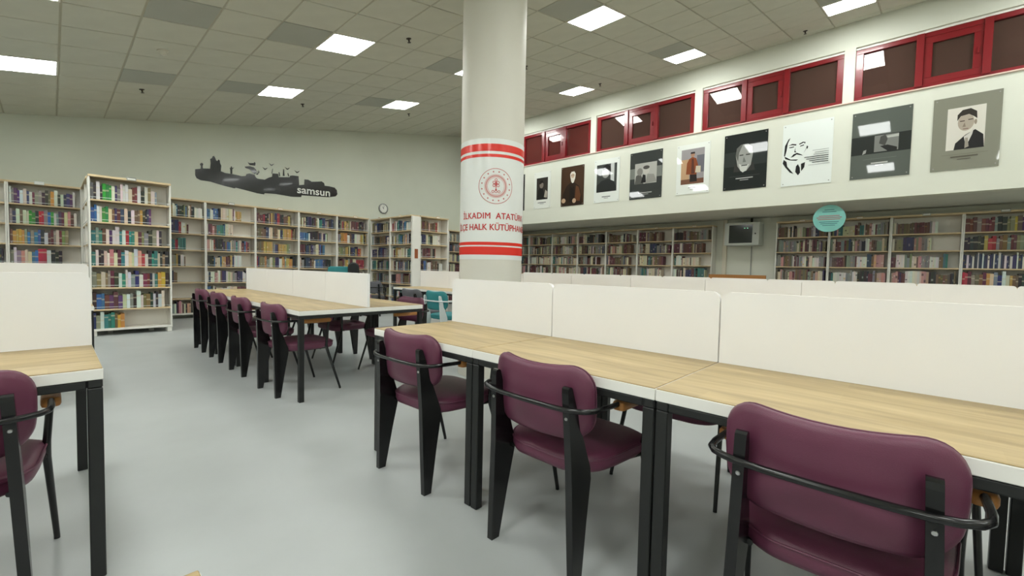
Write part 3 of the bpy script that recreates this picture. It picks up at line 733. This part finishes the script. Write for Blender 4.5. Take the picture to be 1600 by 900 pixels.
MB().add([(pa.x+(v[0]-min(xs_))*k_, WB-.0092, (pa.z+pb.z)/2+v[1]*.95+(v[0]*k_)*(pb.z-pa.z)/(pb.x-pa.x)) for v in V], F).build('lettering', 'decal_white', de, fix=False)

# wall clock
cc = on_y(598.5, 326, WB); ck = empty('wall_clock', (cc.x, WB, cc.z)); ck.rotation_euler = (PI/2, 0, 0); tag(ck, 'round white wall clock with grey rim above the bookcases', 'clock')
MB().lathe([(.001, 0), (.135, 0), (.14, .015), (.135, .032), (.118, .036), (.114, .02), (.001, .02)], 40).build('rim', 'clock_rim', ck, True)
MB().lathe([(.001, .0205), (.1135, .0205), (.1135, .022), (.001, .022)], 40).build('face', 'clock_face', ck)
for k in range(12):
    a = PI*k/6; o = MB().box(-.004, .088, .0222, .004, .106, .0236).build('hour_mark', 'ink', ck); o.rotation_euler = (0, 0, a)
for L_, w_, a in ((.06, .005, .55), (.088, .0035, -.25)):
    o = MB().box(-w_, -.012, .024, w_, L_, .026).build('hand', 'ink', ck); o.rotation_euler = (0, 0, a)

# portraits on the balcony front: thin acrylic panels with printed figures
XP = XR-.03
def portrait(ya, yb, za, zb, label, bg, items, glossy=True):
    w_, h_ = ya-yb, zb-za
    e = empty('portrait_panel', (XP, ya, za)); tag(e, label, 'portrait', None)
    # local: u right as seen from the room (towards -y), v up
    f = lambda u, v, c: (-c, -u*w_, v*h_)
    MB().prism([(0, 0), (1, 0), (1, 1), (0, 1)], .001, .011, f, 0, rgb(*bg)).build('panel', 'print', e)
    cur = {}; dep = .0112
    for it in items:
        kind, name, col = it[0], it[1], rgb(*it[2]); mb = cur.setdefault(name, MB()); dep += .00035
        if kind == 'r': a, b, c, d = it[3]; pl = [(a, b), (c, b), (c, d), (a, d)]
        elif kind == 'e': a, b, c, d = it[3]; pl = [(a+c*math.cos(2*PI*k/20), b+d*math.sin(2*PI*k/20)) for k in range(20)]
        else: pl = it[3]
        mb.add([f(u, v, dep) for u, v in pl], [tuple(range(len(pl)))], 0, col)
    for n_, mb in cur.items(): mb.build(n_, 'print', e)
    sc_ = MB()
    for u in (.045, .955):
        for v in (.035, .965): sc_.prism([(u+.012*math.cos(PI*k/4), v+.009*math.sin(PI*k/4)) for k in range(8)], .011, .015, f, 0, rgb(150, 150, 146))
    sc_.build('fixing_screws', 'print', e)
    return e
def cap(col, y=.12, w=.3): return [('r', 'caption', col, (.5-w/2, y, .5+w/2, y+.018)), ('r', 'caption', col, (.5-w/4, y-.03, .5+w/4, y-.02))]
portrait(8.90, 8.17, 2.76, 3.76, 'dark charcoal portrait panel partly behind the pillar', (44, 46, 46), [('r', 'photograph', (110, 110, 106), (.2, .35, .8, .75)), ('e', 'figure', (60, 58, 56), (.5, .55, .13, .12))]+cap((150, 150, 150)))
portrait(7.82, 7.25, 2.77, 3.74, 'white portrait panel with small dark photograph of a person looking down', (222, 225, 218), [('r', 'photograph', (52, 48, 44), (.16, .24, .84, .84)), ('p', 'figure', (26, 24, 24), [(.2, .24), (.26, .5), (.4, .58), (.56, .52), (.7, .24)]), ('e', 'figure', (122, 112, 104), (.46, .64, .12, .09)), ('p', 'figure', (32, 28, 26), [(.33, .66), (.36, .76), (.52, .77), (.6, .68), (.5, .7), (.4, .67)]), ('p', 'figure', (170, 162, 150), [(.62, .3), (.8, .28), (.82, .44), (.7, .5)])]+cap((90, 90, 90), .15, .5))
portrait(6.90, 6.20, 2.76, 3.75, 'brown-toned portrait panel of a seated white-bearded man in a dark coat', (66, 44, 28), [('p', 'figure', (40, 26, 18), [(.06, 0), (.08, .3), (.24, .5), (.4, .58), (.6, .58), (.8, .48), (.92, .24), (.95, 0)]), ('p', 'figure', (92, 56, 32), [(.62, .12), (.66, .5), (.78, .46), (.88, .25), (.84, .1)]), ('p', 'figure', (28, 20, 16), [(.38, .1), (.4, .5), (.52, .44), (.58, .5), (.6, .1)]), ('e', 'figure', (196, 170, 142), (.52, .75, .115, .1)), ('p', 'figure', (222, 216, 204), [(.42, .72), (.4, .8), (.46, .86), (.58, .86), (.64, .8), (.62, .68), (.56, .58), (.5, .57), (.45, .62)]), ('e', 'figure', (198, 172, 146), (.515, .755, .075, .055)), ('r', 'figure', (90, 66, 52), (.45, .765, .5, .78)), ('r', 'figure', (90, 66, 52), (.54, .765, .59, .78)), ('e', 'figure', (190, 160, 132), (.13, .14, .09, .06)), ('e', 'figure', (190, 160, 132), (.6, .12, .08, .06))])
portrait(5.90, 5.22, 2.76, 3.78, 'white portrait panel with black and white photograph of a person in profile', (222, 227, 222), [('r', 'photograph', (58, 62, 60), (.1, .24, .9, .88)), ('r', 'photograph', (196, 200, 198), (.66, .4, .8, .88)), ('p', 'figure', (34, 36, 36), [(.1, .24), (.1, .4), (.3, .5), (.55, .54), (.8, .46), (.9, .3), (.9, .24)]), ('e', 'figure', (150, 150, 146), (.46, .68, .15, .12)), ('p', 'figure', (24, 25, 25), [(.34, .74), (.36, .83), (.52, .88), (.66, .8), (.68, .64), (.6, .58), (.58, .72), (.48, .77)])]+cap((90, 92, 92), .12, .34))
portrait(4.95, 4.19, 2.75, 3.79, 'charcoal portrait panel with grey band and photograph of two people', (50, 54, 52), [('r', 'photograph', (118, 122, 116), (0, .44, 1, .66)), ('r', 'photograph', (172, 172, 166), (.16, .32, .84, .76)), ('p', 'figure', (84, 84, 80), [(.16, .32), (.2, .5), (.34, .55), (.42, .4), (.44, .32)]), ('e', 'figure', (126, 124, 118), (.32, .58, .09, .08)), ('p', 'figure', (24, 24, 24), [(.36, .34), (.42, .52), (.5, .5), (.52, .34)]), ('e', 'figure', (186, 184, 176), (.52, .6, .1, .09)), ('p', 'figure', (140, 140, 134), [(.5, .32), (.56, .52), (.76, .5), (.84, .34)]), ('e', 'figure', (70, 68, 66), (.52, .66, .1, .04))]+cap((170, 172, 170), .12, .42))
portrait(3.87, 3.20, 2.75, 3.77, 'white portrait panel with coloured painting of a man in a long brown coat', (224, 228, 222), [('r', 'painting', (150, 146, 148), (.14, .2, .84, .9)), ('r', 'painting', (184, 150, 116), (.14, .28, .4, .7)), ('r', 'painting', (104, 104, 112), (.62, .42, .84, .76)), ('r', 'painting', (112, 76, 58), (.14, .2, .84, .3)), ('p', 'figure', (36, 28, 26), [(.42, .24), (.42, .42), (.62, .42), (.64, .24)]), ('p', 'figure', (132, 70, 38), [(.3, .4), (.32, .62), (.38, .7), (.48, .74), (.6, .7), (.66, .56), (.62, .38)]), ('p', 'figure', (84, 48, 36), [(.46, .4), (.46, .7), (.52, .7), (.56, .4)]), ('e', 'figure', (168, 128, 104), (.49, .78, .06, .048)), ('p', 'figure', (48, 38, 36), [(.42, .8), (.43, .835), (.55, .835), (.56, .8)]), ('p', 'figure', (196, 186, 164), [(.58, .42), (.6, .55), (.74, .54), (.74, .41)])]+cap((110, 112, 110), .12, .22))
portrait(2.93, 2.18, 2.74, 3.80, 'black portrait panel with a large grey bearded face', (22, 28, 27), [('r', 'photograph', (40, 46, 44), (0, .42, 1, .68)), ('p', 'figure', (46, 46, 44), [(.24, .32), (.26, .46), (.7, .46), (.74, .32)]), ('p', 'figure', (150, 152, 148), [(.28, .62), (.3, .74), (.4, .8), (.56, .8), (.66, .74), (.68, .62), (.64, .42), (.54, .32), (.42, .32), (.33, .42)]), ('p', 'figure', (96, 98, 94), [(.28, .62), (.3, .74), (.4, .8), (.44, .8), (.36, .66), (.34, .5)]), ('p', 'figure', (196, 198, 192), [(.36, .46), (.4, .34), (.46, .3), (.54, .33), (.6, .44), (.5, .41)]), ('r', 'figure', (60, 60, 58), (.37, .6, .46, .62)), ('r', 'figure', (60, 60, 58), (.52, .6, .62, .62)), ('p', 'figure', (110, 112, 108), [(.47, .58), (.45, .48), (.53, .48)]), ('r', 'figure', (50, 50, 48), (.42, .415, .56, .43))]+cap((170, 172, 170), .19, .4)+[('r', 'caption', (70, 74, 72), (.15, .235, .85, .24))])
portrait(1.94, 1.20, 2.71, 3.80, 'white panel with black ink line portrait of a bearded man and lines of text', (226, 232, 228), [
    ('p', 'ink_portrait', (30, 30, 32), [(.05, .66), (.04, .5), (.06, .49), (.09, .58), (.11, .7), (.16, .78), (.12, .76)]), ('p', 'ink_portrait', (30, 30, 32), [(.12, .655), (.2, .68), (.29, .665), (.28, .645), (.2, .66)]), ('p', 'ink_portrait', (30, 30, 32), [(.34, .665), (.42, .69), (.47, .68), (.46, .65), (.44, .675), (.35, .65)]),
    ('p', 'ink_portrait', (30, 30, 32), [(.14, .63), (.24, .635), (.24, .62), (.15, .615)]), ('p', 'ink_portrait', (30, 30, 32), [(.36, .63), (.44, .645), (.44, .628), (.37, .618)]), ('p', 'ink_portrait', (30, 30, 32), [(.27, .62), (.25, .54), (.3, .53), (.27, .56)]),
    ('p', 'ink_portrait', (30, 30, 32), [(.18, .46), (.24, .51), (.31, .525), (.4, .49), (.43, .47), (.36, .485), (.3, .5), (.24, .47)]), ('p', 'ink_portrait', (30, 30, 32), [(.05, .49), (.1, .47), (.18, .43), (.34, .415), (.3, .4), (.16, .42), (.07, .45)]),
    ('p', 'ink_portrait', (30, 30, 32), [(.02, .38), (.04, .44), (.1, .4), (.12, .32), (.26, .19), (.18, .22), (.08, .31)]), ('p', 'ink_portrait', (30, 30, 32), [(.29, .22), (.3, .31), (.34, .34), (.38, .28), (.39, .2), (.35, .16)]), ('p', 'ink_portrait', (30, 30, 32), [(.4, .34), (.48, .36), (.47, .28), (.41, .22)]), ('p', 'ink_portrait', (30, 30, 32), [(.5, .62), (.53, .6), (.51, .56), (.5, .58), (.44, .5), (.49, .58)]),
    ('r', 'caption', (92, 96, 96), (.62, .525, .93, .53)), ('r', 'caption', (92, 96, 96), (.66, .49, .93, .497)), ('r', 'caption', (92, 96, 96), (.64, .46, .93, .467)), ('r', 'caption', (60, 62, 62), (.46, .425, .93, .437)), ('r', 'caption', (60, 62, 62), (.5, .395, .93, .406)), ('r', 'caption', (60, 62, 62), (.56, .365, .93, .376)), ('r', 'caption', (60, 62, 62), (.62, .335, .93, .346)), ('r', 'caption', (110, 112, 112), (.55, .3, .96, .305))])
portrait(.95, .22, 2.71, 3.78, 'grey portrait panel with a dark band and landscape photograph', (84, 90, 84), [('r', 'photograph', (34, 38, 36), (0, .36, 1, .63)), ('r', 'photograph', (120, 122, 118), (.4, .38, .8, .62)), ('p', 'figure', (70, 70, 68), [(.48, .5), (.5, .6), (.58, .62), (.62, .55), (.58, .46)]), ('p', 'figure', (34, 34, 34), [(.5, .46), (.62, .47), (.78, .42), (.78, .38), (.64, .37)]), ('p', 'figure', (176, 178, 172), [(.6, .6), (.8, .61), (.8, .57), (.62, .57)]), ('p', 'small_figure', (150, 152, 148), [(.2, .36), (.22, .42), (.27, .43), (.26, .38)])]+cap((190, 192, 188), .21, .28)+[('r', 'caption', (112, 116, 112), (.22, .28, .78, .284))])
portrait(-.01, -.70, 2.71, 3.77, 'taupe portrait panel with photograph of a young man in a dark suit', (130, 130, 116), [('r', 'photograph', (212, 208, 198), (.22, .27, .78, .84)), ('p', 'figure', (34, 32, 34), [(.34, .27), (.36, .36), (.5, .46), (.64, .52), (.76, .44), (.78, .27)]), ('p', 'figure', (200, 196, 190), [(.48, .44), (.52, .3), (.6, .46), (.62, .54), (.56, .48)]), ('p', 'figure', (150, 142, 132), [(.5, .42), (.54, .42), (.56, .3), (.5, .28)]), ('e', 'figure', (172, 160, 146), (.5, .63, .12, .115)), ('p', 'figure', (52, 46, 42), [(.37, .66), (.37, .74), (.44, .8), (.56, .81), (.65, .76), (.66, .66), (.62, .69), (.54, .735), (.42, .72)]), ('r', 'figure', (70, 58, 52), (.41, .645, .48, .657)), ('r', 'figure', (70, 58, 52), (.53, .655, .6, .667)), ('p', 'figure', (138, 124, 112), [(.48, .63), (.45, .57), (.5, .57)]), ('r', 'figure', (122, 92, 86), (.46, .538, .54, .548)), ('e', 'figure', (150, 138, 124), (.64, .62, .02, .035))]+cap((92, 88, 78), .165, .4)+[('r', 'caption', (108, 106, 94), (.16, .205, .84, .209))])

# round teal sign hanging from the soffit edge
sg = empty('hanging_sign', (9.36, 1.235, 2.125)); tag(sg, 'round teal sign with small print hanging under the balcony', 'sign')
fx = lambda a, b, c: (c, -a, b)
MB().prism([(.235*math.cos(2*PI*k/48), .235*math.sin(2*PI*k/48)) for k in range(48)], -.004, .004, fx).build('disc', 'sign_teal', sg)
for v, hw, mt in ((.15, .07, 'sign_ink'), (.115, .1, 'sign_ink'), (.045, .15, 'sign_red'), (.015, .18, 'sign_red'), (-.015, .16, 'sign_red'), (-.06, .14, 'sign_ink'), (-.09, .12, 'sign_ink'), (-.12, .09, 'sign_ink')):
    MB().prism([(-hw, v-.006), (hw, v-.006), (hw, v+.006), (-hw, v+.006)], -.0052, -.0042, fx).build('print_line', mt, sg)
for a in (-.1, .1): MB().tube([(0, a, .205), (0, a, .255)], .002, 6).build('wire', 'steel', sg)

# network cabinet on the recess wall, trunking, bench
nc = empty('network_cabinet', (XS, 2.97, 1.76)); tag(nc, 'grey network cabinet with dark glass door on the recess wall', 'cabinet')
MB().bbox(-.38, -.35, 0, -.001, .35, .5, .004).build('body', 'cabinet', nc)
dr = MB(); 
for a in ((-.35, 0, .35, .05), (-.35, .45, .35, .5), (.26, .05, .35, .45), (-.35, .05, -.22, .45)): dr.box(-.4, a[0], a[1], -.381, a[2], a[3])
do = dr.build('door', 'cabinet', nc)
MB().box(-.394, -.22, .05, -.388, .26, .45).build('glass', 'cabinet_glass', do)
MB().lathe([(.001, 0), (.016, 0), (.016, .008), (.001, .008)], 12).build('lock', 'ink', do); lk = do.children[-1]; lk.location = (-.401, -.28, .25); lk.rotation_euler = (0, -PI/2, 0)
for yy in (-.06, -.12): MB().box(-.3955, yy-.012, .37, -.3945, yy+.012, .38).build('status_light', 'led_green', nc)
for n_, (y_, z0, z1, wd_) in {'a': (3.42, 0, 2.38, .09)}.items():
    tag(MB().bbox(XS-.06, y_-wd_/2, z0, XS-.001, y_+wd_/2, z1, .004).build('cable_trunking', 'plaster_pipe'), 'cream vertical cable trunking beside the network cabinet', 'trunking')
tag(MB().tube([(XS-.02, 2.85, 1.755), (XS-.02, 2.85, 1.1), (XS-.02, 2.87, .3), (XS-.02, 2.87, 0)], .012, 8).build('cable_conduit', 'grey_plastic'), 'thin grey conduit running down below the network cabinet', 'conduit')
tag(MB().tube([(XS-.1, 2.85, 2.262), (XS-.1, 2.85, 2.379)], .025, 8).build('cable_conduit', 'sprinkler'), 'short dark conduit from the network cabinet up to the soffit', 'conduit')
bn = empty('wooden_bench', (10.3, 2.97, 0)); tag(bn, 'wooden bench back below the network cabinet', 'bench')
MB().bbox(.0, -.58, .93, .03, .58, 1.10, .004).build('backrest', 'wood_arm', bn)
MB().bbox(-.4, -.58, .42, .03, .58, .45, .004).build('seat', 'wood_arm', bn)
for sx in (-.38, .0):
    for sy in (-.56, .53): MB().bbox(sx, sy, 0, sx+.03, sy+.03, .42 if sx < -.1 else .93, .003).build('leg', 'wood_arm', bn)

# small desk and high-backed teal chair by the back bookcases
sd = empty('side_desk', (4.22, 9.25, 0)); tag(sd, 'small white-edged desk standing near the back bookcases', 'desk')
MB().bbox(-.35, -.3, .705, .35, .3, .75, .002).build('tabletop', 'laminate_white', sd)
lm_ = MB().bbox(-.02, -.02, 0, .02, .02, .705, .003).mesh('desk_leg', 'black_metal')
for sx in (-.32, .32):
    for sy in (-.27, .27): link('leg', lm_, sd, (sx, sy, 0))
hc = empty('high_backed_chair', (3.80, 8.02, 0), 1.12); tag(hc, 'teal high-backed chair seen over the dividers before the back bookcases', 'chair')
MB().pad(.5, .62, .06, [(.1, -.03), (.01, -.03), (0, -.01), (0, .01), (.01, .03), (.1, .03)], lambda a, b, c: (-.25+c, a, .79+b)).build('backrest', 'teal', hc, True)
MB().pad(.5, .5, .08, [(.1, -.04), (.01, -.04), (0, -.01), (0, .01), (.01, .04), (.1, .045)], lambda a, b, c: (.03+b, a, .46+c)).build('seat', 'teal', hc, True)
for sx in (-.2, .22):
    for sy in (-.2, .2): MB().tube([(sx, sy, .43), (sx*1.1, sy*1.1, 0)], .013, 8).build('leg', 'black_gloss', hc, True)
bg = MB().pad(.2, .26, .09, [(.07, -.05), (.02, -.045), (0, 0), (.02, .045), (.07, .05)], lambda a, b, c: (c, a, b)).build('backpack', 'bag', None, True)
bg.location = W(3.80, 8.02, 1.12, -.338, -.19, 1.05); bg.rotation_euler = (0, 0, 1.12); tag(bg, 'black backpack hanging behind the teal high-backed chair', 'bag')
